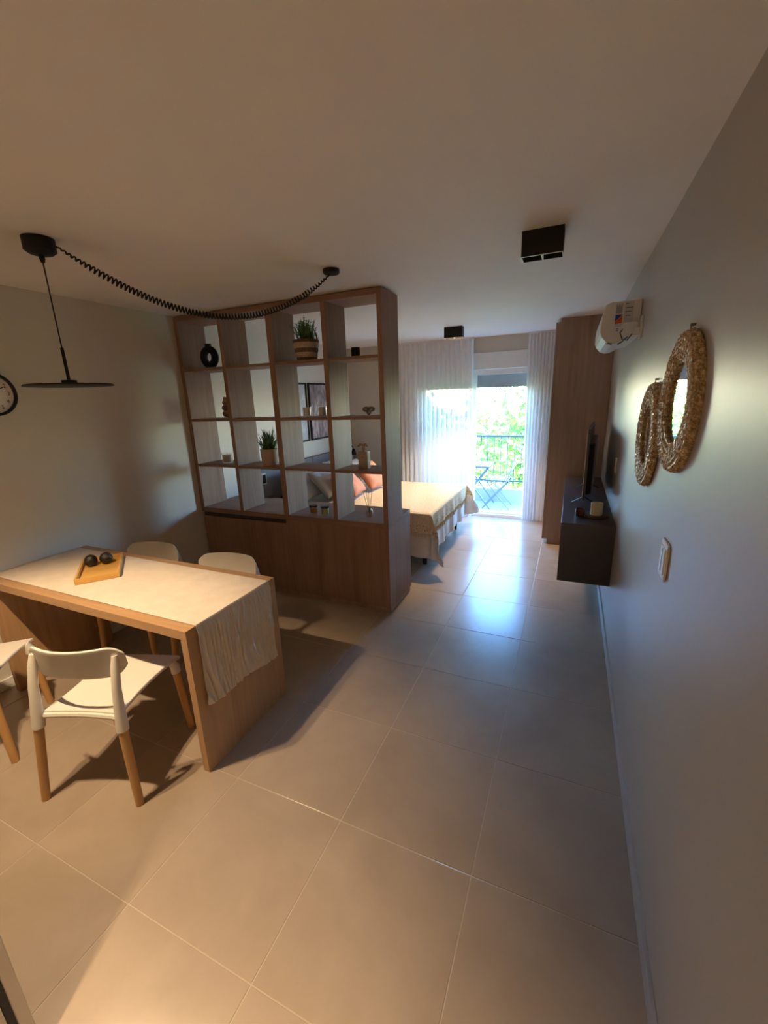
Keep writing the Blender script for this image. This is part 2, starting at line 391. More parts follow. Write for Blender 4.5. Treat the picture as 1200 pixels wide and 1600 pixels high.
# folding bistro chair, facing the little table
bc = thing('bistro_chair', (.36, 6.52, -.022), 'slate grey folding bistro chair with slatted seat on the balcony', 'chair')
for k in range(6):
    x = .21+.062*k; MB().box(x-.024, x+.024, 6.34, 6.70, .465, .478).build('seat_slat', M_bistro, bc, bevel=.002)
for y in (6.345, 6.695):
    MB().bar((.14, y, -.02), (.56, y, .46), .014, .022).build('leg', M_bistro, bc)
    MB().tube([(.58, y+.016, -.02), (.40, y+.016, .18), (.2, y+.016, .44)], .009, 6).build('leg', M_bistro, bc)
    MB().tube([(.5, y-.016, .40), (.56, y-.016, .55), (.64, y-.016, .86)], .009, 6).build('back_post', M_bistro, bc)
    MB().bar((.17, y, .455), (.55, y, .455), .014, .018).build('seat_rail', M_bistro, bc)
for z, x in ((.66, .595), (.74, .612), (.82, .632)):
    MB().box(x-.006, x+.006, 6.34, 6.70, z-.024, z+.024).build('back_slat', M_bistro, bc)
bt = thing('bistro_table', (-.03, 6.52, -.022), 'slate grey folding bistro table with slatted top behind the curtain edge', 'table')
for k in range(9):
    x = -.27+.062*k; MB().box(x-.024, x+.024, 6.25, 6.79, .70, .713).build('top_slat', M_bistro, bt, bevel=.002)
for y in (6.28, 6.76):
    MB().bar((-.29, y, .69), (.25, y, .69), .014, .02).build('top_rail', M_bistro, bt)
    MB().bar((-.3, y, -.02), (.22, y, .685), .014, .022).build('leg', M_bistro, bt)
    MB().bar((.27, y+.018, -.02), (-.25, y+.018, .685), .014, .022).build('leg', M_bistro, bt)
struct('garden_ground', MB().grid(lambda u, v: (-45+90*u, 7.5+75*v, -5.2+.25*math.sin(9*u+5*v)+1.2*v), 24, 20), M_ground)
def tree(x, y, zc, rx, rz, n, label, seed, lf=.2):
    rnd = random.Random(seed)
    t = thing('garden_tree', (x, y, -5.0), label, 'tree', None)
    tr = MB(); base = Vector((x, y, -5.1)); top = Vector((x+rnd.uniform(-.3, .3), y, zc))
    tr.tube([base, base.lerp(top, .5)+Vector((rnd.uniform(-.2, .2), 0, 0)), top], [.2, .15, .07], 8)
    for _ in range(9):
        a = rnd.uniform(0, 2*PI); p0 = base.lerp(top, rnd.uniform(.5, .95)); q = p0+Vector((math.cos(a)*rx*.75, math.sin(a)*rx*.75, rnd.uniform(.2, rz*.8)))
        tr.tube([p0, p0.lerp(q, .5)+Vector((0, 0, .1)), q], [.06, .04, .015], 5)
    tr.build('trunk', M_bark, t, True)
    mb = MB(); cl = []
    for _ in range(46):
        while True:
            p = Vector((rnd.uniform(-1, 1), rnd.uniform(-1, 1), rnd.uniform(-1, 1)))
            if .25 < p.length < 1: break
        cl.append(Vector((p.x*rx, p.y*rx, p.z*rz)))
    for _ in range(n):
        c = rnd.choice(cl); p = Vector((x, y, zc))+c+Vector((rnd.uniform(-.5, .5), rnd.uniform(-.5, .5), rnd.uniform(-.45, .45)))
        s = lf*rnd.uniform(.6, 1.3); d = Vector((rnd.gauss(0, 1), rnd.gauss(0, 1), rnd.gauss(0, .7))).normalized()
        u = d.cross(Vector((rnd.gauss(0, 1), rnd.gauss(0, 1), rnd.gauss(0, 1)))).normalized()
        w = d.cross(u)
        mb.add([p-d*s, p+u*s*.42+w*s*.12, p+d*s, p-u*s*.42+w*s*.12], [(0, 1, 2, 3)])
    f = mb.build('foliage', M_tree, t); f['kind'] = 'stuff'
TREES = [(-7.9, 13.5, -.2, 1.6, 2.3, 1500, 'far leafy tree behind the headboard end of the railing', 1),
         (-3.75, 13.2, -.1, 1.6, 2.3, 1600, 'leafy green tree seen through the curtained window half', 2),
         (.4, 13.2, -.1, 1.6, 2.3, 1700, 'leafy green tree straight behind the bistro chair', 3),
         (4.6, 13.6, -.1, 1.6, 2.3, 1500, 'leafy green tree beyond the closet end of the balcony', 4),
         (-6.0, 18.2, .3, 1.7, 2.3, 1500, 'second-row tree filling the gap beside the headboard-end tree', 5),
         (-1.7, 18.2, .2, 1.7, 2.3, 1600, 'second-row tree standing behind the gap beside the bistro table', 6),
         (2.6, 18.4, .2, 1.7, 2.3, 1600, 'second-row tree standing behind the gap toward the closet end', 7),
         (-1.6, 9.4, -2.2, 1.1, 1.3, 900, 'low bushy tree just below the railing by the bistro table', 8),
         (1.9, 9.4, -2.3, 1.1, 1.3, 900, 'low bushy tree below the railing by the closet end', 9)]
for a in TREES: tree(*a)

# ------------------------------------------------------------------ curtains
def curtain(name, xt0, xt1, xb0, xb1, nf, amp, label, seed):
    rnd = random.Random(seed); ph = [rnd.uniform(-.6, .6) for _ in range(nf+2)]; am = [rnd.uniform(.6, 1.15) for _ in range(nf+2)]
    def fn(u, v):
        x = (xt0+(xt1-xt0)*u)*(1-v)+(xb0+(xb1-xb0)*u)*v
        k = u*nf; i = int(k); f_ = k-i
        a = (am[i]*(1-f_)+am[i+1]*f_)*amp*(.55+.45*min(1, v*3)); p = ph[i]*(1-f_)+ph[i+1]*f_
        y = YB-.085+a*math.sin(2*PI*k+p*v)+.008*math.sin(7*u+3*v)
        x += .010*math.cos(4*PI*k+p)*min(1, v*2)
        return (x, y, 2.615-(2.615-.018)*v)
    t = thing(name, ((xt0+xt1)/2, YB-.085, .018), label, 'curtain', 'sheer white curtains')
    MB().grid(fn, nf*12, 26).build('fabric', M_sheer, t, True)
    MB().box(min(xt0, xb0), max(xt1, xb1), YB-.1, YB-.07, 2.615, H).build('curtain_rail', M_white, t)
    tb = MB().grid(lambda u, v: (lambda q: (q[0], q[1]-.006, q[2]))(fn(u, v*.035)), nf*12, 2); tb.build('heading_tape', M_sheer, t, True)
curtain('sheer_curtain', -1.16, .075, -1.16, .085, 17, .034, 'wide sheer white curtain hanging beside the bed', 3)
curtain('sheer_curtain', .805, 1.165, .85, 1.16, 8, .034, 'narrow gathered sheer curtain beside the tall closet', 5)

# ------------------------------------------------------------------ bookshelf room divider
SY, SD = 2.423, .32
bs = thing('bookshelf', (-.96, SY+.16, 0), 'tall oak open bookshelf dividing the room, closed cabinet below', 'bookshelf')
UP = [(-2.005, -1.963), (-1.488, -1.448), (-.965, -.908), (-.430, -.388), (.050, .092)]
for k, (a, b) in enumerate(UP):
    MB().box(a, b, SY, SY+SD, .832, 2.59 if 0 < k < 4 else 2.632).build('upright', M_oak_z, bs, bevel=.0015)
MB().box(UP[0][1], UP[4][0], SY, SY+SD, 2.59, 2.632).build('top_panel', M_oak_x, bs, bevel=.0015)
for z in (1.264, 1.703, 2.164):
    for k in range(4):
        MB().box(UP[k][1], UP[k+1][0], SY+.002, SY+SD-.002, z-.011, z+.011).build('shelf', M_oak_x, bs, bevel=.0015)
cb = MB().box(-2.0, .05, SY+.022, 2.945, .055, .785).build('cabinet_body', M_oak_z, bs)
MB().box(-2.0, .092, SY, 2.95, .785, .832).build('cabinet_top', M_oak_x, bs, bevel=.0015)
MB().box(.05, .092, SY, 2.95, .045, .785).build('cabinet_side', M_oak_z, bs, bevel=.0015)
MB().box(-1.995, .085, SY+.03, 2.93, 0, .055).build('plinth', M_closet, bs)
d1 = MB().box(-1.985, -.955, SY+.002, SY+.022, .058, .742).build('cabinet_door', M_oak_z, bs, bevel=.001)
d2 = MB().box(-.925, -.44, SY+.002, SY+.022, .058, .785).build('cabinet_door', M_oak_z, bs, bevel=.001)
d3 = MB().box(-.438, .048, SY+.002, SY+.022, .058, .785).build('cabinet_door', M_oak_z, bs, bevel=.001)
MB().box(-.953, -.927, SY+.002, SY+.022, .058, .785).build('divider_strip', M_oak_z, bs)
MB().box(-1.985, -.955, SY+.0205, SY+.0225, .742, .785).build('finger_groove_shade', M_char, bs)  # charcoal strip paints the shade inside the recessed door grip

# ------------------------------------------------------------------ things on the bookshelf
def single(name, mb, mat, label, cat, **k):
    g = k.pop('group', None); return tag(mb.build(name, mat, **k), label, cat, g)
Z1, Z2, Z3, Z4 = 2.1755, 1.7145, 1.2755, .8325
# black ring vase
v = thing('ring_vase', (-1.76, 2.56, Z1), 'matt black round vase with a hole through its middle', 'vase')
mb = MB(); ring = []
for i in range(40):
    a = 2*PI*i/40; ring.append((-1.76+.069*math.cos(a), 2.56, Z1+.104+.069*math.sin(a)*1.0))
rr = [.034 for i in range(40)]
mb.tube(ring, rr, 14, True); mb.build('body', M_black, v, True)
MB().lathe([(.05, 0), (.052, .01), (.03, .02)], (-1.76, 2.56, Z1), 20).build('foot', M_black, v, True)
MB().lathe([(.034, .185), (.028, .198), (.027, .215), (.032, .222), (.024, .222), (.021, .19)], (-1.76, 2.56, Z1), 20).build('neck', M_black, v, True)
# stacked-pebble candle
v = thing('stacked_ornament', (-1.715, 2.66, Z2), 'brown clay ornament of stacked rounded pebbles on the bookshelf', 'ornament')
for k, (r, z, dx) in enumerate(((.053, .0385, 0), (.048, .094, -.006), (.046, .145, .004))):
    MB().ball((-1.715+dx, 2.66, Z2+z), r, 18, 10, (1, 1, .72)).build('pebble', M_stack, v, True)
MB().lathe([(.026, .165), (.03, .18), (.028, .2), (.02, .2)], (-1.715, 2.66, Z2), 16).build('collar', M_stack, v, True)
def plant(name, c, r0, r1, h, label, striped, seed, nl, ln, spread):
    rnd = random.Random(seed); t = thing(name, c, label, 'potted plant')
    x, y, z = c
    if striped:
        bands = [(0, .17), (.17, .40), (.40, .60), (.60, .86), (.86, 1.0)]
        for k, (a, b) in enumerate(bands):
            pr = []
            for i in range(5):
                q = a+(b-a)*i/4; pr.append((r0+(r1-r0)*q+.003*math.sin(PI*i/4), h*q))
            if k == 0: pr = [(.001, 0)]+pr
            if k == 4: pr += [(r1+.002, h), (r1-.008, h), (r1-.012, h-.03)]
            MB().lathe(pr, c, 30).build('basket_band', (M_jute, M_jutel)[k % 2], t, True)
    else:
        MB().lathe([(.001, 0), (r0*.96, 0), (r0, .006), (r1, h-.004), (r1-.003, h), (r1-.009, h), (r1-.012, h-.03)], c, 30).build('pot', M_tan, t, True)
    MB().lathe([(.001, h-.02), (r1-.01, h-.02), (r1-.01, h-.012), (.001, h-.008)], c, 20).build('soil', M_soil, t)
    mb = MB()
    for i in range(nl):
        a = rnd.uniform(0, 2*PI); el = rnd.uniform(.15, 1.0); L = ln*rnd.uniform(.65, 1.1)*(1.05-.25*el)
        b0 = Vector((x+rnd.gauss(0, r1*.3), y+rnd.gauss(0, r1*.3), z+h-.015)); hd = Vector((math.cos(a), math.sin(a), 0)); sd = Vector((-math.sin(a), math.cos(a), 0))
        pts = []
        for k in range(7):
            s_ = k/6; ang = el*spread*(.35+.85*s_)
            p = (pts[-1] if pts else b0) + (hd*math.sin(ang)+Vector((0, 0, 1))*math.cos(ang))*(L/6 if k else 0)
            pts.append(p)
        ws = [.005, .007, .0075, .007, .006, .0035, .0006]
        k0 = len(mb.v)
        for p, w in zip(pts, ws): mb.v += [tuple(p-sd*w), tuple(p+hd*w*.35), tuple(p+sd*w)]
        for k in range(6):
            for j in (0, 1): mb.f.append((k0+3*k+j, k0+3*k+j+1, k0+3*k+j+4, k0+3*k+j+3))
        if striped:   # little side leaflets along the frond
            for k in range(1, 6):
                for sgn in (-1, 1):
                    p = pts[k]; q = p+sd*sgn*.02+hd*.006+Vector((0, 0, .012)); mb.add([p, p+Vector((0, 0, .006)), q], [(0, 1, 2)])
    f = mb.build('foliage', M_leaf, t, True); f['kind'] = 'stuff'
plant('potted_fern', (-.672, 2.56, Z1), .083, .110, .168, 'leafy fern in a brown and cream striped basket pot', True, 11, 60, .20, .85)
plant('potted_grass', (-1.165, 2.55, Z3), .074, .084, .152, 'spiky green grass plant in a plain tan cylinder pot', False, 12, 70, .22, 1.2)
def cup(name, c, r, h, mat, label, cat, fill=None, lid=None, wick=True):
    t = thing(name, c, label, cat)
    MB().lathe([(.001, 0), (r*.96, 0), (r, .004), (r, h), (r-.003, h), (r-.004, .01), (.001, .008)], c, 24).build('body', mat, t, True)
    if fill: MB().lathe([(.001, .011), (r-.006, .011), (r-.006, h*fill[1]), (.001, h*fill[1])], c, 24).build('filling', fill[0], t, True)
    if lid: MB().lathe([(r*.9, h), (r+.001, h+.001), (r+.001, h+.014), (r-.002, h+.016), (.001, h+.016)], c, 24).build('lid', lid, t, True)
    if wick: MB().tube([(c[0], c[1], c[2]+h*.7), (c[0]+.001, c[1], c[2]+h*.9)], .0012, 5).build('wick', M_ink, t)
    return t
cup('candle_holder', (-.208, 2.56, Z1), .036, .075, M_black, 'small black candle cup on the top row of the bookshelf', 'candle holder', (M_char, .7))
cup('candle', (-.716, 2.56, Z2), .039, .085, M_clear, 'golden beige candle beside the cut-off frame, next to the center upright', 'candle', (M_wax, .96))['label'] = 'golden beige pillar candle, the one nearer the middle upright of the bookshelf'
cup('candle', (-.556, 2.56, Z2), .039, .085, M_clear, 'golden beige pillar candle with a thin dark figure leaning at its side', 'candle', (M_wax, .96))['label'] = 'golden beige pillar candle, the one farther from the middle upright of the bookshelf'
cup('candle_glass', (-1.70, 2.56, Z3), .052, .105, M_clear, 'clear tumbler with brown wax on the bookshelf', 'candle holder', (M_tan, .78))
# clay knot
v = thing('clay_knot', (-.112, 2.56, Z2), 'grey brown interlaced clay knot ornament on the bookshelf', 'ornament')
kn = []
for i in range(80):
    a = 2*PI*i/80; R_ = .030+.012*math.cos(3*a/1)
    kn.append((-.112+(math.sin(a)+1.6*math.sin(2*a))*.0185, 2.56+.013*math.sin(3*a), Z2+.046+(math.cos(a)-1.6*math.cos(2*a))*.0125))
MB().tube(kn, .0095, 10, True).build('loop', M_kn, v, True)
# pump bottle with kraft tag tied at the neck
v = thing('bottle', (-.168, 2.55, Z3), 'square taupe bottle with twine and a kraft bow at its neck', 'bottle')
MB().box(-.212, -.124, 2.52, 2.58, Z3, Z3+.148).build('body', M_bottle, v, bevel=.006)
MB().lathe([(.016, .148), (.016, .20), (.020, .2), (.020, .212), (.014, .212)], (-.168, 2.55, Z3), 16).build('neck', M_label, v, True)
MB().box(-.196, -.14, 2.517, 2.521, Z3+.07, Z3+.12).build('paper_label', M_label, v)
MB().box(-.18, -.156, 2.5155, 2.518, Z3+.096, Z3+.1).build('print', M_ink, v)
MB().prism([(-.222, Z3+.19), (-.19, Z3+.218), (-.168, Z3+.205), (-.14, Z3+.218), (-.118, Z3+.192), (-.128, Z3+.186), (-.155, Z3+.196), (-.182, Z3+.196), (-.21, Z3+.184)], 2.528, 2.536, 'y').build('bow', M_twine, v)
MB().tube([(-.168+.018*math.cos(a*PI/8), 2.55+.018*math.sin(a*PI/8), Z3+.17) for a in range(16)], .003, 6, True).build('twine', M_twine, v)
cup('jar', (-.720, 2.55, Z4), .037, .062, M_clear, 'small jar of amber jam with a black lid', 'jar', (M_amber, .9), M_blackg, False)
cup('jar', (-.591, 2.545, Z4), .038, .064, M_clear, 'small jar of yellow-green wax with a black lid', 'jar', (M_green, .9), M_blackg, False)
v = thing('reed_diffuser', (-.143, 2.555, Z4), 'rose glass reed diffuser with dark sticks on the cabinet top', 'diffuser')
MB().lathe([(.001, 0), (.03, 0), (.032, .004), (.03, .07), (.016, .088), (.013, .09), (.013, .106), (.010, .106), (.011, .088), (.026, .068), (.028, .012), (.001, .01)], (-.143, 2.555, Z4), 20).build('bottle', M_clear, v, True)
MB().lathe([(.001, .012), (.0265, .012), (.025, .064), (.001, .064)], (-.143, 2.555, Z4), 16).build('liquid', M_pinkl, v, True)
MB().lathe([(.0135, .09), (.015, .091), (.015, .106), (.0135, .107)], (-.143, 2.555, Z4), 16).build('collar', M_twine, v, True)
for dx, dy, h in ((-.055, .0, .235), (-.03, .012, .24), (.035, -.005, .24), (.025, .012, .23), (.005, -.012, .245)):
    MB().tube([(-.143-dx*.1, 2.555, Z4+.02), (-.143+dx, 2.555+dy, Z4+h)], .0018, 5).build('reed', M_reed, v)

# ------------------------------------------------------------------ dining table, runner, tray
TX0, TX1, TY0, TY1, TZ = -1.965, -.16, .57, 1.232, .8235
tb = thing('dining_table', ((TX0+TX1)/2, .9, 0), 'oak waterfall dining table with slab ends set against the wall', 'table')
MB().box(TX0, TX1, TY0, TY1, TZ-.05, TZ).build('tabletop', M_tab_x, tb, bevel=.002)
MB().box(TX1-.042, TX1, TY0, TY1, 0, TZ-.05).build('end_panel', M_tab_z, tb, bevel=.002)
MB().box(-1.925, -1.882, TY0, TY1-.0, 0, TZ-.05).build('end_panel', M_tab_z, tb, bevel=.002)
from mathutils import noise as mn
RL1 = TX1-TX0-.005
def runner(u, v):
    # u along the table (first 40%), then down the end panel; v across
    y = .628+(1.172-.628)*v
    if u <= .4:
        q = u/.4; k = max(0, (q-.75)/.25)*min(1, (1-q)/.03)
        return (TX0+.005+RL1*q, y, TZ+.0035+.0016*max(0, mn.noise(Vector((9*v, 4*q, 2))))*k)
    drop = .445+.05*v+.01*math.sin(9*v)+.008*mn.noise(Vector((13*v, 1, 5)))
    d = (u-.4)/.6*drop; k = min(1, d/.05)
    w = 1.1*mn.noise(Vector((3*v, 3*d, 7)))
    n1 = mn.noise(Vector((9*v+w, 1.7*d, 3))); n2 = mn.noise(Vector((21*v-2.2*d+w, 4*d, 9)))
    fold = .009*(1-abs(n1))**3+.010*(1-min(1, abs(2.2*n2)))**2+.004*(1+n2)
    return (TX1+.003+k*fold*(.55+1.1*d), y-.02*k*d+.004*n1*k, TZ+.0035-d)
nu, nv = 150, 130
mb = MB().grid(runner, nu, nv)
rn = tag(mb.build('table_runner', M_run, None, True, solid=.0014), 'creased beige linen runner draped over the table end', 'table runner')
ty = thing('serving_tray', (-1.315, .93, TZ+.006), 'shallow rectangular bamboo tray on the linen runner', 'tray')
w_, d_ = .235, .40
def trbox(x0, x1, y0, y1, z0, z1, nm, mt):
    o = MB().box(x0, x1, y0, y1, z0, z1).build(nm, mt, None, bevel=.0015); o.parent = ty; return o
trbox(-w_/2, w_/2, -d_/2, d_/2, 0, .008, 'base', M_bamboo)
trbox(-w_/2, w_/2, -d_/2, -d_/2+.012, .008, .036, 'rim', M_bamboo); trbox(-w_/2, w_/2, d_/2-.012, d_/2, .008, .036, 'rim', M_bamboo)
trbox(-w_/2, -w_/2+.012, -d_/2+.012, d_/2-.012, .008, .036, 'rim', M_bamboo); trbox(w_/2-.012, w_/2, -d_/2+.012, d_/2-.012, .008, .036, 'rim', M_bamboo)
ty.rotation_euler.z = math.radians(52)
def seedball(c, r, label, tilt):
    t = thing('decorative_ball', c, label, 'ornament')
    pr = [(max(.0008, r*math.sin(PI*i/14)*(1+.03*math.cos(6*i))), r-r*math.cos(PI*i/14)) for i in range(13)]+[(r*.28, 2*r-.006), (.001, 2*r-.016)]
    o = MB().lathe(pr, c, 24).build('shell', M_dball, t, True)
    MB().tube([(c[0], c[1], c[2]+2*r-.016), (c[0]+.004, c[1], c[2]+2*r+.002)], [.004, .002], 6).build('stem', M_reed, t)
    return t
seedball((-1.43, .945, TZ+.0142), .039, 'dark brown dimpled seed ball in the tray, by the corner with open floor of tray', '')['label'] = 'dark dimpled seed ball in the bamboo tray, the one nearer the wall clock'
seedball((-1.375, 1.012, TZ+.0142), .039, '', '')['label'] = 'dark dimpled seed ball in the bamboo tray, the one nearer the bookshelf'

# ------------------------------------------------------------------ dining chairs
def make_chair():
    t = thing('dining_chair', (0, 0, 0), 'chair', 'chair', 'white dining chairs at the oak table')
    NU, NV = 18, 18
    def top(u, v):
        a, b = 2*u-1, 2*v-1
        wd = .212+.012*b-.028*(1-b*b)*1.0
        x = a*wd; yc = .0475+b*.2375
        y = yc-(.022*(1-a*a))*(1 if b < 0 else 0)*b*-1*-1 if False else yc + (.02*(1-a*a)*max(0, -b)**2) - .012*(1-a*a)*max(0, b)**2*-1
        z = .468-.014*(1-a*a)*(1-.6*b*b)+.012*max(0, -b-.6)-.02*max(0, b-.72)**1.0
        return (x, y, z)
    mb = MB().grid(top, NU, NV)
    s = mb.build('seat', M_plastic, t, True, solid=.02, sub=0)
    s.modifiers['solid'].offset = -1
    q = s.modifiers.new('bevel', 'BEVEL'); q.width = .006; q.segments = 3; q.limit_method = 'ANGLE'
    # rolled apron along the rear edge
    ap = [(.2*a, -.188+.02*(1-a*a), .448-.006*(1-a*a)) for a in [i/10-1 for i in range(21)]]
    MB().tube(ap, .016, 8).build('rear_apron', M_plastic, t, True)
    for sx in (-1, 1):
        foot = Vector((sx*.245, -.245, 0)); j = Vector((sx*.213, -.208, .402))
        MB().tube([foot, foot.lerp(j, .5), j], [.0185, .0205, .0215], 14).build('leg', M_leg, t, True)
        pts = [Vector((sx*.2125, -.207, .395)), Vector((sx*.2105, -.203, .43)), Vector((sx*.209, -.196, .50)), Vector((sx*.2075, -.184, .60)), Vector((sx*.206, -.163, .70)), Vector((sx*.204, -.150, .755))]
        MB().tube(pts, [.0265, .027, .0235, .0205, .0195, .013], 14).build('back_post', M_plastic, t, True)
        foot = Vector((sx*.235, .252, 0)); j = Vector((sx*.213, .236, .395))
        MB().tube([foot, foot.lerp(j, .5), j], [.0185, .0205, .0215], 14).build('leg', M_leg, t, True)
        MB().tube([Vector((sx*.2135, .2365, .388)), Vector((sx*.212, .236, .42)), Vector((sx*.2, .228, .456))], [.0262, .0258, .019], 14).build('leg_socket', M_plastic, t, True)
    def back(u, v):
        a = 2*u-1; x = .236*math.sin(a*1.25)/math.sin(1.25)
        y = -.192+.075*(x/.236)**2
        # rounded-rectangle outline
        e = max(0, (abs(x)-.17)/.066); top_ = .802-.045*e**2.2; bot = .638+.006*(1-abs(a))+.055*e**2.2
        z = bot+(top_-bot)*v
        return (x, y+.02*(1-v)*(1-abs(a))-.012*v, z)
    b = MB().grid(back, 28, 8).build('backrest', M_plastic, t, True, solid=.012)
    q = b.modifiers.new('bevel', 'BEVEL'); q.width = .004; q.segments = 2; q.limit_method = 'ANGLE'
    return t
c0 = make_chair()
c1, c2, c3 = dup(c0), dup(c0), dup(c0)
for c, (x, y, a, lb) in zip((c0, c1, c2, c3), (
        (-.655, .46, 19, 'white plastic chair with beech legs, pulled out beside the runner end of the table'),
        (-1.57, .24, 42, 'white plastic chair with beech legs, turned askew under the wall clock'),
        (-1.50, 1.325, 190, 'white plastic chair behind the table, close to the wall and tray'),
        (-.735, 1.325, 189, 'white plastic chair behind the table, right before the cabinet doors'))):
    c.location = (x, y, 0); c.rotation_euler.z = math.radians(a); c['label'] = lb

# ------------------------------------------------------------------ pendant lamp and ceiling lights
px, py = -.955, .775
pl = thing('pendant_lamp', (px, py, 1.965), 'black flat disc pendant lamp on a thin rod above the table', 'pendant lamp')
MB().lathe([(.001, 1.966), (.19, 1.966), (.197, 1.969), (.19, 1.976), (.05, 1.978), (.001, 1.978)], (px, py, 0), 48).build('disc_shade', M_black, pl, True)
MB().lathe([(.034, 1.978), (.034, 1.996), (.01, 1.998)], (px, py, 0), 24).build('hub', M_black, pl, True)
MB().lathe([(.0075, 1.996), (.0075, 2.15), (.003, 2.155)], (px, py, 0), 12).build('stem', M_black, pl, True)
MB().tube([(px, py, 2.15), (px, py, 2.56)], .003, 6).build('cable', M_black, pl)
MB().lathe([(.008, 2.535), (.012, 2.55), (.012, 2.568), (.05, 2.572), (.066, 2.585), (.066, 2.638), (.06, 2.639)], (px, py, 0), 32).build('ceiling_cup', M_black, pl, True)
ex, ey = -.02, 1.91
MB().lathe([(.02, 2.612), (.047, 2.614), (.052, 2.62), (.052, 2.639), (.04, 2.639)], (ex, ey, 0), 28).build('ceiling_hook_plate', M_black, pl, True)
pa, pb = Vector((px+.05, py+.045, 2.61)), Vector((ex-.005, ey-.01, 2.61)); hp = []
TURN, PT = 80, 10
d0 = (pb-pa); hz = Vector((d0.x, d0.y, 0)).normalized(); sdv = Vector((-hz.y, hz.x, 0))
for i in range(TURN*PT+1):
    s_ = i/(TURN*PT); tq = s_
    c = pa.lerp(pb, tq); sag = 4*.275*tq*(1-tq)*(1+.18*(tq-.5)); c.z -= sag
    slope = -4*.275*(1-2*tq)/d0.length; tn = (hz+Vector((0, 0, slope))).normalized(); nn = sdv.cross(tn)
    a = 2*PI*i/PT; r_ = .0145*min(1, 8*s_+.1, 8*(1-s_)+.1)
    hp.append(c+sdv*math.cos(a)*r_+nn*math.sin(a)*r_)
MB().tube(hp, .0042, 6).build('coiled_cord', M_black, pl, True)
def ceiling_spot(x0, x1, y0, y1, zb, label, lit=None, grp=None):
    t = thing('ceiling_spotlight', ((x0+x1)/2, (y0+y1)/2, zb), label, 'ceiling light', grp)
    w = .004; xm = (x0+x1)/2
    MB().box(x0, x1, y0, y0+w, zb, H).box(x0, x1, y1-w, y1, zb, H).box(x0, x0+w, y0+w, y1-w, zb, H).box(x1-w, x1, y0+w, y1-w, zb, H).box(x0+w, x1-w, y0+w, y1-w, zb+.035, H).build('housing', M_black, t)
    MB().box(x0-.001, x1+.001, y0-.001, y0+w, zb-.001, zb+.0015).box(x0-.001, x1+.001, y1-w, y1+.001, zb-.001, zb+.0015).box(x0-.001, x0+w, y0, y1, zb-.001, zb+.0015).box(x1-w, x1+.001, y0, y1, zb-.001, zb+.0015).build('rim', M_alu, t)
    MB().box(xm-.004, xm+.004, y0+w, y1-w, zb, zb+.035).build('divider', M_alu, t)
    for xc in ((x0+xm)/2, (x1+xm)/2):
        b = MB().lathe([(.036, .035), (.036, .02), (.028, .026), (.001, .03)], (xc, (y0+y1)/2, zb), 20).build('reflector', M_lampglow if lit else M_lens, t, True)
        if lit:
            ld = bpy.data.lights.new('spot_bulb', 'SPOT'); ld.energy = lit; ld.color = (1, .71, .42); ld.spot_size = math.radians(94); ld.spot_blend = .55; ld.shadow_soft_size = .018
            lo = bpy.data.objects.new('spot_bulb', ld); COL.objects.link(lo); lo.parent = t; lo.location = (xc-(x0+x1)/2, 0, -.006)
    return t
ceiling_spot(1.128, 1.326, 1.845, 1.945, 2.522, 'black double box ceiling spotlight above the straw mirrors')
ceiling_spot(-.05, .167, 4.60, 4.70, 2.518, 'lit black double box ceiling spotlight above the bed foot', 36)
ceiling_spot(-.82, -.62, -.09, .01, 2.43, 'lit black double box ceiling spotlight over the askew chair', 38)
ceiling_spot(.55, .75, -1.75, -1.65, 2.43, 'added unseen double box ceiling spotlight, lit, by the refrigerator', 46)  # assumed fixture out of view, added to warm the near floor and ceiling

# ------------------------------------------------------------------ wall clock
ck = thing('wall_clock', (XL, .903, 1.962), 'round wall clock with black rim and white dial', 'clock')
MB().lathe([(.139, 0), (.139, .03), (.132, .034), (.124, .03), (.124, .008)], (XL, .903, 1.962), 56, 'x').build('rim', M_black, ck, True)
MB().lathe([(.001, .004), (.125, .004), (.125, .010), (.001, .010)], (XL, .903, 1.962), 48, 'x').build('dial', M_white, ck)
for n in range(1, 13):
    a = 2*PI*n/12; cu = bpy.data.curves.new('numeral', 'FONT'); cu.body = str(n); cu.size = .036; cu.align_x = 'CENTER'; cu.align_y = 'CENTER'; cu.extrude = .0004
    tmp = bpy.data.objects.new('tmp', cu); COL.objects.link(tmp); dg = bpy.context.evaluated_depsgraph_get()
    me = bpy.data.meshes.new_from_object(tmp.evaluated_get(dg)); bpy.data.objects.remove(tmp)
    me.materials.clear(); me.materials.append(M_ink); o = bpy.data.objects.new('numeral', me); COL.objects.link(o); o.parent = ck
    # dial faces +x; clockwise as seen from the room: 3 o'clock towards +y
    o.matrix_local = Matrix(((0, 0, 1, .0108), (1, 0, 0, .098*math.sin(a)), (0, 1, 0, .098*math.cos(a)), (0, 0, 0, 1)))
for ang, L, w, nm in ((305, .06, .007, 'hour_hand'), (60, .085, .005, 'minute_hand')):
    a = math.radians(ang); MB().bar((XL+.014, .903, 1.962), (XL+.014, .903+L*math.sin(a), 1.962+L*math.cos(a)), .0015, w, (0, math.cos(a), -math.sin(a))).build(nm, M_black, ck)

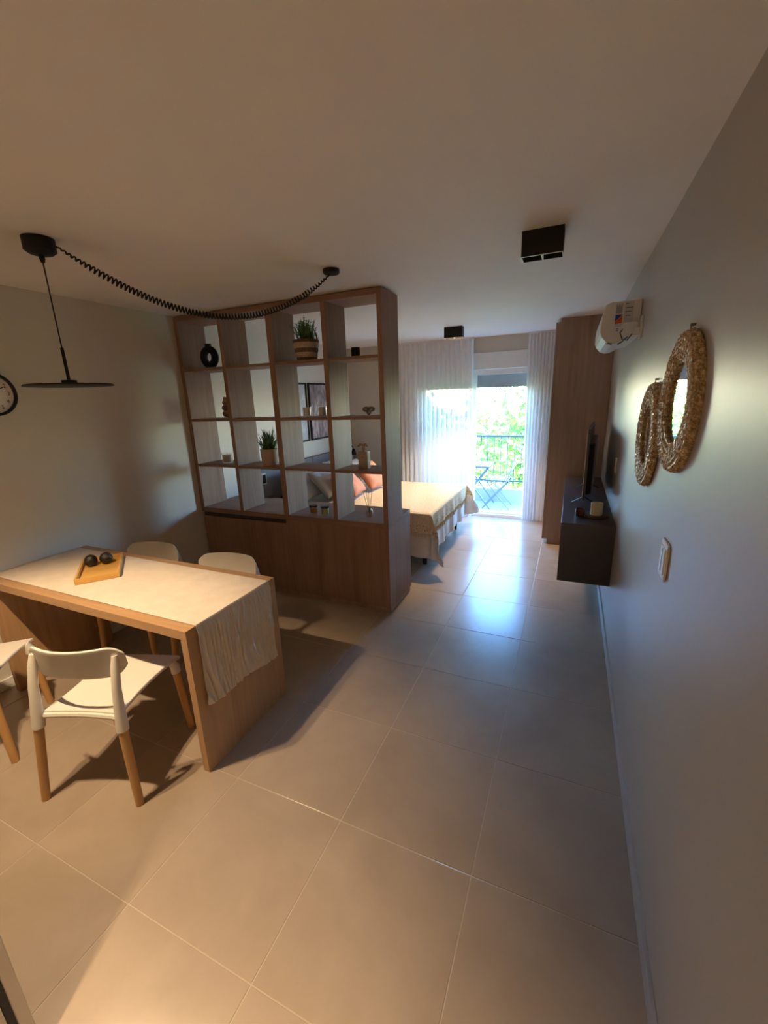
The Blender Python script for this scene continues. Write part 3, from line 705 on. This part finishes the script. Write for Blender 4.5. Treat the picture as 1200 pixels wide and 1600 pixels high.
# ------------------------------------------------------------------ straw mirrors on the right wall
def straw_mirror(cy, cz, R, label, rz, seed):
    rnd = random.Random(seed); c = Vector((XR-.004, cy, cz))
    t = thing('straw_mirror', c, label, 'mirror', 'straw mirrors on the wall')
    def P3(x, r, a): return c+Vector((x, r*math.cos(a), r*math.sin(a)))
    MB().lathe([(R-.004, 0), (R-.002, -.010), (R-.02, -.014), (R*.6, -.014), (R*.6, 0)], c, 64, 'x').build('backing', M_sea, t, True)
    MB().lathe([(.001, -.008), (R*.63, -.008), (R*.63, -.0125), (.001, -.0125)], c, 56, 'x').build('mirror_glass', M_mirror, t)
    rings = [(-.018, R*.655), (-.023, R*.735), (-.025, R*.81), (-.025, R*.885), (-.020, R*.96), (-.008, R*.985)]
    for k, (x, r) in enumerate(rings):
        mb = MB(); nw = int(2*PI*r/.034)
        for s_ in range(3):
            pts = []; N = nw*7
            for i in range(N):
                a = 2*PI*i/N; w = nw*a+s_*2*PI/3; pts.append(P3(x-.004*math.sin(2*w)+rnd.uniform(-.001, .001), r+.0105*math.sin(w)+rnd.uniform(-.0012, .0012), a))
            mb.tube(pts, .0066, 6, True)
        mb.build('braid_ring', M_sea, t, True)
    mb = MB()
    for _ in range(60):
        a = rnd.uniform(0, 2*PI); x, r = rnd.choice(rings); p = P3(x-.008, r, a); q = p+Vector((-rnd.uniform(.002, .009), rnd.gauss(0, .012), rnd.gauss(0, .012))); mb.tube([p, q], [.0012, .0004], 4)
    f = mb.build('loose_straw', M_sea, t); f['kind'] = 'stuff'
    MB().tube([c+Vector((-.012, 0, R-.01)), c+Vector((-.010, 0, R+.022)), c+Vector((-.004, 0, R+.028))], .0022, 5).build('hanging_loop', M_twine, t)
    MB().lathe([(.005, 0), (.005, -.016), (.001, -.018)], c+Vector((.003, 0, R+.024)), 10, 'x').build('nail', M_steel, t)
    t.rotation_euler.z = math.radians(rz)
straw_mirror(1.195, 1.803, .236, 'round straw mirror, the one hung nearer the ceiling and switch, with bright garden reflection', 1.6, 1)
straw_mirror(1.765, 1.638, .236, 'round straw mirror, the lower one hung nearer the air conditioner', .6, 2)
# switch plate
sw = thing('switch_plate', (XR, 1.12, 1.235), 'glossy white wall switch plate below the straw mirrors', 'switch')
MB().box(XR-.010, XR-.0005, 1.065, 1.172, 1.165, 1.305).build('plate', M_acw, sw, bevel=.003)
MB().box(XR-.0135, XR-.010, 1.082, 1.155, 1.185, 1.285).build('rocker', M_blackg if False else M_white, sw, bevel=.0015)
MB().box(XR-.0145, XR-.0135, 1.117, 1.12, 1.19, 1.28).build('rocker_gap', M_ink, sw)
ol = thing('wall_outlet', (XR, 3.25, 1.255), 'white wall outlet above the television cabinet', 'outlet')
MB().box(XR-.008, XR-.0005, 3.215, 3.285, 1.20, 1.315).build('plate', M_acw, ol, bevel=.002)
for z in (1.235, 1.28): MB().box(XR-.0095, XR-.008, 3.235, 3.265, z-.014, z+.014).build('socket', M_white, ol)

# ------------------------------------------------------------------ air conditioner
ac = thing('air_conditioner', (1.66, 3.15, 2.10), 'white split air conditioner high on the wall with energy sticker', 'air conditioner')
prof = [(XR-.002, 2.42), (1.60, 2.415), (1.567, 2.40), (1.550, 2.33), (1.543, 2.25), (1.545, 2.19), (1.556, 2.155), (1.585, 2.115), (1.625, 2.097), (1.66, 2.10), (1.72, 2.135), (XR-.002, 2.14)]
MB().prism([(a if a > 1.75 else a+.016, 2.42-(2.42-z_)*.82) for a, z_ in prof], 2.75, 3.58, 'y').build('body', M_acw, ac, bevel=.006)
MB().prism([(1.601, 2.170), (1.640, 2.1565), (1.638, 2.1515), (1.599, 2.165)], 2.80, 3.53, 'y').build('louver', M_white, ac)
MB().prism([(1.612, 2.1665), (1.638, 2.158), (1.6375, 2.154), (1.611, 2.1625)], 2.752, 2.80, 'y').build('louver_end', M_ink, ac)
s1 = MB().box(1.642, 1.683, 2.7478, 2.7492, 2.26, 2.405).build('energy_sticker', M_slab, ac)
MB().prism([(1.642, 2.335), (1.683, 2.335), (1.642, 2.292)], 2.7468, 2.7480, 'y').build('blue_field', M_sblue, s1)
MB().prism([(1.683, 2.332), (1.683, 2.282), (1.642, 2.278), (1.642, 2.289)], 2.7468, 2.7480, 'y').build('orange_field', M_sor, s1)
for k in range(5): MB().box(1.646+.007*k, 1.649+.007*k, 2.7468, 2.748, 2.345, 2.395-.006*(k % 2)).build('print', M_ink, s1)
s2 = MB().box(1.692, 1.745, 2.7478, 2.7492, 2.285, 2.41).build('rating_sticker', M_slab, ac)
for k, (a, b) in enumerate(((1.697, 1.715), (1.697, 1.74), (1.697, 1.735), (1.703, 1.73))): MB().box(a, b, 2.7468, 2.748, 2.395-.024*k, 2.399-.024*k).build('print', M_ink, s2)
for z in (2.235, 2.245): MB().box(1.654, 1.668, 2.7478, 2.7492, z, z+.005).build('mark', M_ink, ac)
ao = thing('wall_socket', (XR, 2.66, 2.22), 'white wall socket with looped cable beside the air conditioner', 'outlet')
MB().box(XR-.011, XR-.0005, 2.60, 2.68, 2.165, 2.30).build('plate', M_acw, ao, bevel=.003)
MB().box(XR-.05, XR-.011, 2.615, 2.665, 2.185, 2.235).build('plug', M_acw, ao, bevel=.006)
MB().tube([(XR-.05, 2.64, 2.20), (XR-.075, 2.66, 2.165), (XR-.10, 2.70, 2.175), (XR-.115, 2.72, 2.22), (XR-.09, 2.725, 2.255), (XR-.05, 2.72, 2.26), (XR-.03, 2.7, 2.235), (XR-.06, 2.7, 2.20), (XR-.1, 2.72, 2.16), (XR-.12, 2.74, 2.15)], .004, 8).build('cable', M_char, ao, True)
MB().box(XR-.10, XR-.012, 2.685, 2.745, 2.19, 2.275).build('pipe_cover', M_acw, ao, bevel=.012)

# ------------------------------------------------------------------ closet, television cabinet, television
cl = thing('closet', (1.49, 5.2, 0), 'tall dark oak closet standing between curtain and television cabinet', 'closet')
MB().box(1.215, XR-.003, 4.752, YB-.13, .07, 2.60).build('body', M_closet, cl)
MB().box(1.255, XR-.003, 4.765, YB-.15, 0, .07).build('plinth', M_closet, cl)
MB().box(1.245, XR-.003, 4.757, YB-.14, 2.60, 2.638).build('filler', M_closet, cl)
for y0, y1 in ((4.752, 5.2), (5.203, YB-.13)):
    dd = MB().box(1.193, 1.213, y0, y1, .068, 2.598).build('door', M_closet, cl, bevel=.001)
    MB().box(1.183, 1.193, (y1-.03 if y0 < 5 else y0+.02), (y1-.02 if y0 < 5 else y0+.03), .95, 1.25).build('handle', M_steel, dd)
tu = thing('television_cabinet', (1.6, 3.7, .4), 'charcoal floating television cabinet fixed to the wall', 'cabinet')
MB().box(1.432, XR-.002, 2.735, 4.745, .40, .86).build('body', M_char, tu)
MB().box(1.415, XR-.002, 2.73, 4.747, .861, .88).build('top', M_char, tu, bevel=.001)
MB().box(1.416, XR-.002, 2.73, 2.734, .40, .861).build('end_panel', M_char, tu)
for k in range(3):
    y0 = 2.737+.669*k; MB().box(1.416, 1.431, y0, y0+.664, .402, .855).build('front', M_char, tu, bevel=.001)
tv = thing('television', (1.61, 3.78, .8805), 'black flat television on splayed feet on the charcoal cabinet', 'television')
def tvbox(mb, nm, mt, par=None, **k):
    o = mb.build(nm, mt, None, **k); o.parent = par or tv; return o
tvbox(MB().box(-.012, .008, -.50, .50, .055, .665), 'panel', M_tvback, bevel=.002)
tvbox(MB().box(-.0135, -.012, -.492, .492, .066, .657), 'screen', M_blackg)
tvbox(MB().box(-.014, -.0105, -.503, -.499, .052, .668), 'bezel', M_steel); tvbox(MB().box(-.0105, .009, -.502, -.499, .053, .667), 'side_edge', M_tvback)
tvbox(MB().prism([(.008, -.44), (.05, -.38), (.055, .38), (.008, .44)], .09, .54, 'z'), 'back_housing', M_tvback, bevel=.008)
for y in (-.36, .36):
    f = MB().bar((0, y, .06), (-.10, y-.02, .004), .012, .008).bar((0, y, .06), (.10, y-.02, .004), .012, .008); tvbox(f, 'foot', M_black)
tv.rotation_euler.z = math.radians(-4.2)
tr = thing('wood_slice_tray', (1.645, 2.98, .8805), 'dark round wooden slice tray on the television cabinet', 'tray')
MB().lathe([(.001, .0), (.085, .0), (.092, .008), (.092, .02), (.086, .022), (.001, .02)], (1.665, 2.98, .8805), 32).build('slice', M_smoke, tr, True)
cup('candle', (1.665, 2.965, .9035), .044, .095, M_wax, 'thick cream pillar candle standing on the wooden slice tray', 'candle')
cup('clay_cup', (1.548, 2.99, .8805), .034, .055, M_smoke, 'small brown clay cup beside the wooden slice tray', 'cup', wick=False)
# ------------------------------------------------------------------ bed
BX0, BX1, BY0, BY1, BZ = -1.88, .10, 3.52, 5.12, .625
bd = thing('bed', (-.9, 4.3, 0), 'double bed with grey base pushed against the grey headboard', 'bed')
MB().box(BX0, BX1-.03, BY0+.03, BY1-.03, .14, .35).build('base', M_base, bd, bevel=.02)
for x in (BX0+.12, BX1-.09):
    for y in (BY0+.11, BY1-.11): MB().lathe([(.026, 0), (.032, .14)], (x, y, 0), 14).build('leg', M_black, bd, True)
mb = MB().box(BX0, BX1-.015, BY0+.015, BY1-.015, .35, BZ-.02)
MB_m = mb.build('mattress', M_sheet, bd, bevel=.05)
def drape(x0, y_over0, y_over1, x_over, top, fold, seed, out0=.0):
    """sheet lying on the mattress top and hanging over near side, far side and foot"""
    rnd = random.Random(seed); p1, p2, p3 = (rnd.uniform(0, 6) for _ in range(3))
    X1, Y0, Y1 = BX1+out0, BY0-out0, BY1+out0
    def fn(u, v):
        s = x0+(X1+x_over-x0)*u; t = (Y0-y_over0)+(Y1+y_over1-Y0+y_over0)*v
        du = max(0, s-X1); dn = max(0, Y0-t); df = max(0, t-Y1); dv = max(dn, df); sg = -1 if dn > 0 else 1
        x, y, z = min(s, X1), min(max(t, Y0), Y1), top
        out = min(du, dv); drop = max(du, dv)
        rx = fold*(1+math.sin(13*t+p1)+.6*math.sin(29*t+p2))*min(1, du/.15); ry = fold*(1+math.sin(12*s+p2)+.6*math.sin(27*s+p3))*min(1, dv/.15)
        if drop > 0:
            z = top-drop+.012*min(1, drop/.05)
            if du > 0: x += .016*min(1, du/.02)+rx*(.3+du)+out*.42
            if dv > 0: y += sg*(.016*min(1, dv/.02)+ry*(.3+dv)+out*.42)
        else:
            ex_ = min(X1-s, t-Y0, Y1-t)
            if ex_ < .05: z -= .010*(1-ex_/.05)**2
            z += .006*math.sin(7*s+p1)*math.sin(6*t+p2)+.003*math.sin(19*s+5*t)
        return (x, y, max(z, .03))
    return fn
fn = drape(-1.25, .50, .40, .44, BZ-.006, .022, 4)
tag(MB().grid(fn, 90, 120).build('bed_sheet', M_sheet, None, True, solid=.006), 'white bed sheet hanging below the cream throw to near the floor', 'sheet')
fn2 = drape(-.95, .23, .22, .20, BZ+.010, .016, 4, .012)
nu, nv = 110, 150
tw = MB().grid(fn2, nu, nv); to = tw.build('throw_blanket', M_throw, None, True, solid=.008)
uvl = to.data.uv_layers.new(name='UVMap')
for lp in to.data.loops:
    i = lp.vertex_index; u, v = (i % (nu+1))/nu, (i//(nu+1))/nv
    W, Hh = 1.35, 2.15
    uvl.data[lp.index].uv = (u, min((1-u)*W, v*Hh, (1-v)*Hh))
tag(to, 'cream woven throw with patterned fringed border spread over the bed', 'blanket')
fr = MB(); rnd = random.Random(9)
for k in range(170):
    v = .02+.96*k/169; p = Vector(fn2(1, v)); q = p+Vector((rnd.gauss(.004, .004), rnd.gauss(0, .006), -rnd.uniform(.045, .065))); fr.tube([p, p.lerp(q, .5)+Vector((.002, 0, 0)), q], [.0028, .0026, .0016], 4)
for k in range(90):
    u = .02+.96*k/89; p = Vector(fn2(u, 0)); q = p+Vector((rnd.gauss(0, .006), rnd.gauss(-.004, .004), -rnd.uniform(.045, .065))); fr.tube([p, p.lerp(q, .5), q], [.0028, .0026, .0016], 4)
f = fr.build('fringe', M_throw, to); f['kind'] = 'stuff'
hb = thing('headboard', (XL+.05, 4.4, .25), 'long grey upholstered headboard panel along the bedroom wall', 'headboard')
for k in range(4):
    y0 = 3.16+.64*k; MB().box(XL+.003, XL+.075, y0+.002, y0+.636, .25, 1.07).build('padded_panel', M_head, hb, bevel=.012)
def pillow(name, c, w, h, t, rot, mat, label, cat, grp):
    m = Matrix.Translation(Vector(c)) @ Matrix.Rotation(math.radians(rot[2]), 4, 'Z') @ Matrix.Rotation(math.radians(rot[1]), 4, 'Y') @ Matrix.Rotation(math.radians(rot[0]), 4, 'X')
    mb = MB(); n = 22; vs_ = []; fs = []
    for sgn in (1, -1):
        k0 = len(vs_)
        for j in range(n+1):
            for i in range(n+1):
                a, b = 2*i/n-1, 2*j/n-1
                q = (max(0, 1-a**4)*max(0, 1-b**4))**.55
                pin = 1-.07*(a*a*(1-b*b)*0+ (1-a*a)*abs(b)**3 + (1-b*b)*abs(a)**3)*1.0
                vs_.append(m @ Vector((sgn*t/2*q+.004*math.sin(5*a+3*b)*q, a*w/2*pin, b*h/2*pin)))
        for j in range(n):
            for i in range(n): fs.append((k0+j*(n+1)+i, k0+j*(n+1)+i+1, k0+(j+1)*(n+1)+i+1, k0+(j+1)*(n+1)+i))
    mb.add(vs_, fs); o = mb.build(name, mat, None, True)
    bm = bmesh.new(); bm.from_mesh(o.data); bmesh.ops.remove_doubles(bm, verts=bm.verts[:], dist=.0006); bmesh.ops.recalc_face_normals(bm, faces=bm.faces[:]); bm.to_mesh(o.data); bm.free()
    return tag(o, label, cat, grp)
GP = 'pillows on the bed'
pillow('pillow', (-1.62, 3.90, .83), .66, .44, .17, (0, -38, 0), M_pillow, 'white pillow against the headboard, at the bookshelf side of the bed', 'pillow', GP)
pillow('pillow', (-1.62, 4.72, .83), .66, .44, .17, (0, -38, 0), M_pillow, 'white pillow against the headboard, at the window side of the bed', 'pillow', GP)
pillow('pillow', (-1.40, 3.95, .83), .58, .42, .14, (0, -42, 4), M_pgrey, 'grey pillow leaning on the white one at the bookshelf side', 'pillow', GP)
pillow('pillow', (-1.38, 4.66, .83), .58, .42, .14, (0, -42, -3), M_pgrey, 'grey pillow leaning on the white one at the window side', 'pillow', GP)
pillow('cushion', (-1.13, 4.02, .83), .44, .44, .14, (0, -45, 8), M_pink, 'terracotta cushion on the bed, the one nearer the bookshelf', 'cushion', GP)
pillow('cushion', (-1.06, 4.54, .83), .44, .44, .14, (0, -43, -10), M_pink, 'terracotta cushion on the bed, the one nearer the window', 'cushion', GP)
# nightstand with magazine and black clock, reading lamp, framed prints, plug plate
ns = thing('nightstand', (-1.72, 3.26, 0), 'charcoal nightstand between bed and bookshelf cabinet', 'nightstand')
MB().box(XL+.0752, -1.50, 3.162, 3.48, .08, .72).build('body', M_char, ns, bevel=.002); MB().box(XL+.09, -1.53, 3.18, 3.46, 0, .08).build('plinth', M_char, ns); MB().box(-1.50, -1.484, 3.167, 3.475, .085, .715).build('drawer_front', M_char, ns, bevel=.002)
MB().box(-1.484, -1.478, 3.26, 3.37, .685, .695).build('handle', M_black, ns)
single('magazine', MB().box(-1.80, -1.62, 3.18, 3.32, .7205, .733), M_white, 'white magazine lying on the nightstand', 'magazine', bevel=.002)
rc = thing('remote_control', (-1.66, 3.40, .7205), 'black remote control on the nightstand', 'remote')
MB().box(-1.74, -1.57, 3.375, 3.43, .7205, .742).build('case', M_black, rc, bevel=.004)
for k in range(5): MB().lathe([(.006, .742), (.005, .745)], (-1.72+.03*k, 3.402, 0), 8).build('button', M_char, rc)
pp = thing('switch_plate', (XL+.076, 3.345, .96), 'black switch plate with white surround on the headboard panel', 'switch')
MB().box(XL+.0755, XL+.082, 3.30, 3.385, .885, 1.02).build('surround', M_acw, pp, bevel=.002); MB().box(XL+.082, XL+.085, 3.312, 3.373, .9, 1.005).build('insert', M_blackg, pp)
la = thing('reading_lamp', (XL, 5.45, 1.11), 'black reading lamp on the wall above the headboard by the corner', 'lamp')
MB().lathe([(.03, .0005), (.03, .02)], (XL, 5.45, 1.11), 18, 'x').build('mount', M_black, la, True)
MB().tube([(XL+.015, 5.45, 1.11), (XL+.10, 5.46, 1.13), (XL+.17, 5.49, 1.10), (XL+.18, 5.5, 1.05)], .007, 8).build('arm', M_black, la, True)
MB().lathe([(.02, 0), (.048, -.09), (.045, -.09), (.017, -.004)], (XL+.18, 5.5, 1.055), 20).build('shade', M_black, la, True)
def picture(y0, y1, z0, z1, art, label):
    t = thing('framed_print', (XL, (y0+y1)/2, z0), label, 'picture', 'framed prints over the bed'); w = .024
    MB().box(XL+.001, XL+.026, y0, y1, z0, z0+w).box(XL+.001, XL+.026, y0, y1, z1-w, z1).box(XL+.001, XL+.026, y0, y0+w, z0+w, z1-w).box(XL+.001, XL+.026, y1-w, y1, z0+w, z1-w).build('frame', M_black, t)
    MB().box(XL+.001, XL+.012, y0+w, y1-w, z0+w, z1-w).build('print', art, t)
    MB().box(XL+.016, XL+.018, y0+w, y1-w, z0+w, z1-w).build('pane', M_clear, t)
picture(3.93, 4.49, 1.29, 2.09, M_art1, 'black framed print in pale blue tones over the bed')
picture(4.545, 5.105, 1.29, 2.09, M_art2, 'black framed print in dark violet grey tones over the bed')

# ------------------------------------------------------------------ refrigerator at the kitchen side (only its front edge shows)
rf = thing('refrigerator', (-.22, -.7, 0), 'brushed steel refrigerator with a black door gasket near the askew chair', 'refrigerator')
FX0, FX1, FY = -.56, .12, -.354
MB().box(FX0, FX1, -1.05, FY-.046, .03, 1.75).build('body', M_steel, rf, bevel=.006)
for z0, z1 in ((.05, .62), (.635, 1.745)):
    d = MB().box(FX0, FX1, FY-.03, FY, z0, z1).build('door', M_steel, rf, bevel=.003)
    MB().box(FX0+.01, FX1-.003, FY-.046, FY-.03, z0+.002, z1-.002).build('gasket', M_gasket, d)
    MB().bar((FX0+.06, FY+.03, z0+.1), (FX0+.06, FY+.03, z1-.1), .015, .015).build('handle', M_steel, d)
    for zz in (z0+.12, z1-.12): MB().bar((FX0+.06, FY-.001, zz), (FX0+.06, FY+.025, zz), .012, .012).build('handle_mount', M_steel, d)
for x in (FX0+.06, FX1-.06):
    for y in (-1.0, -.5): MB().lathe([(.02, 0), (.02, .03)], (x, y, 0), 10).build('foot', M_black, rf)
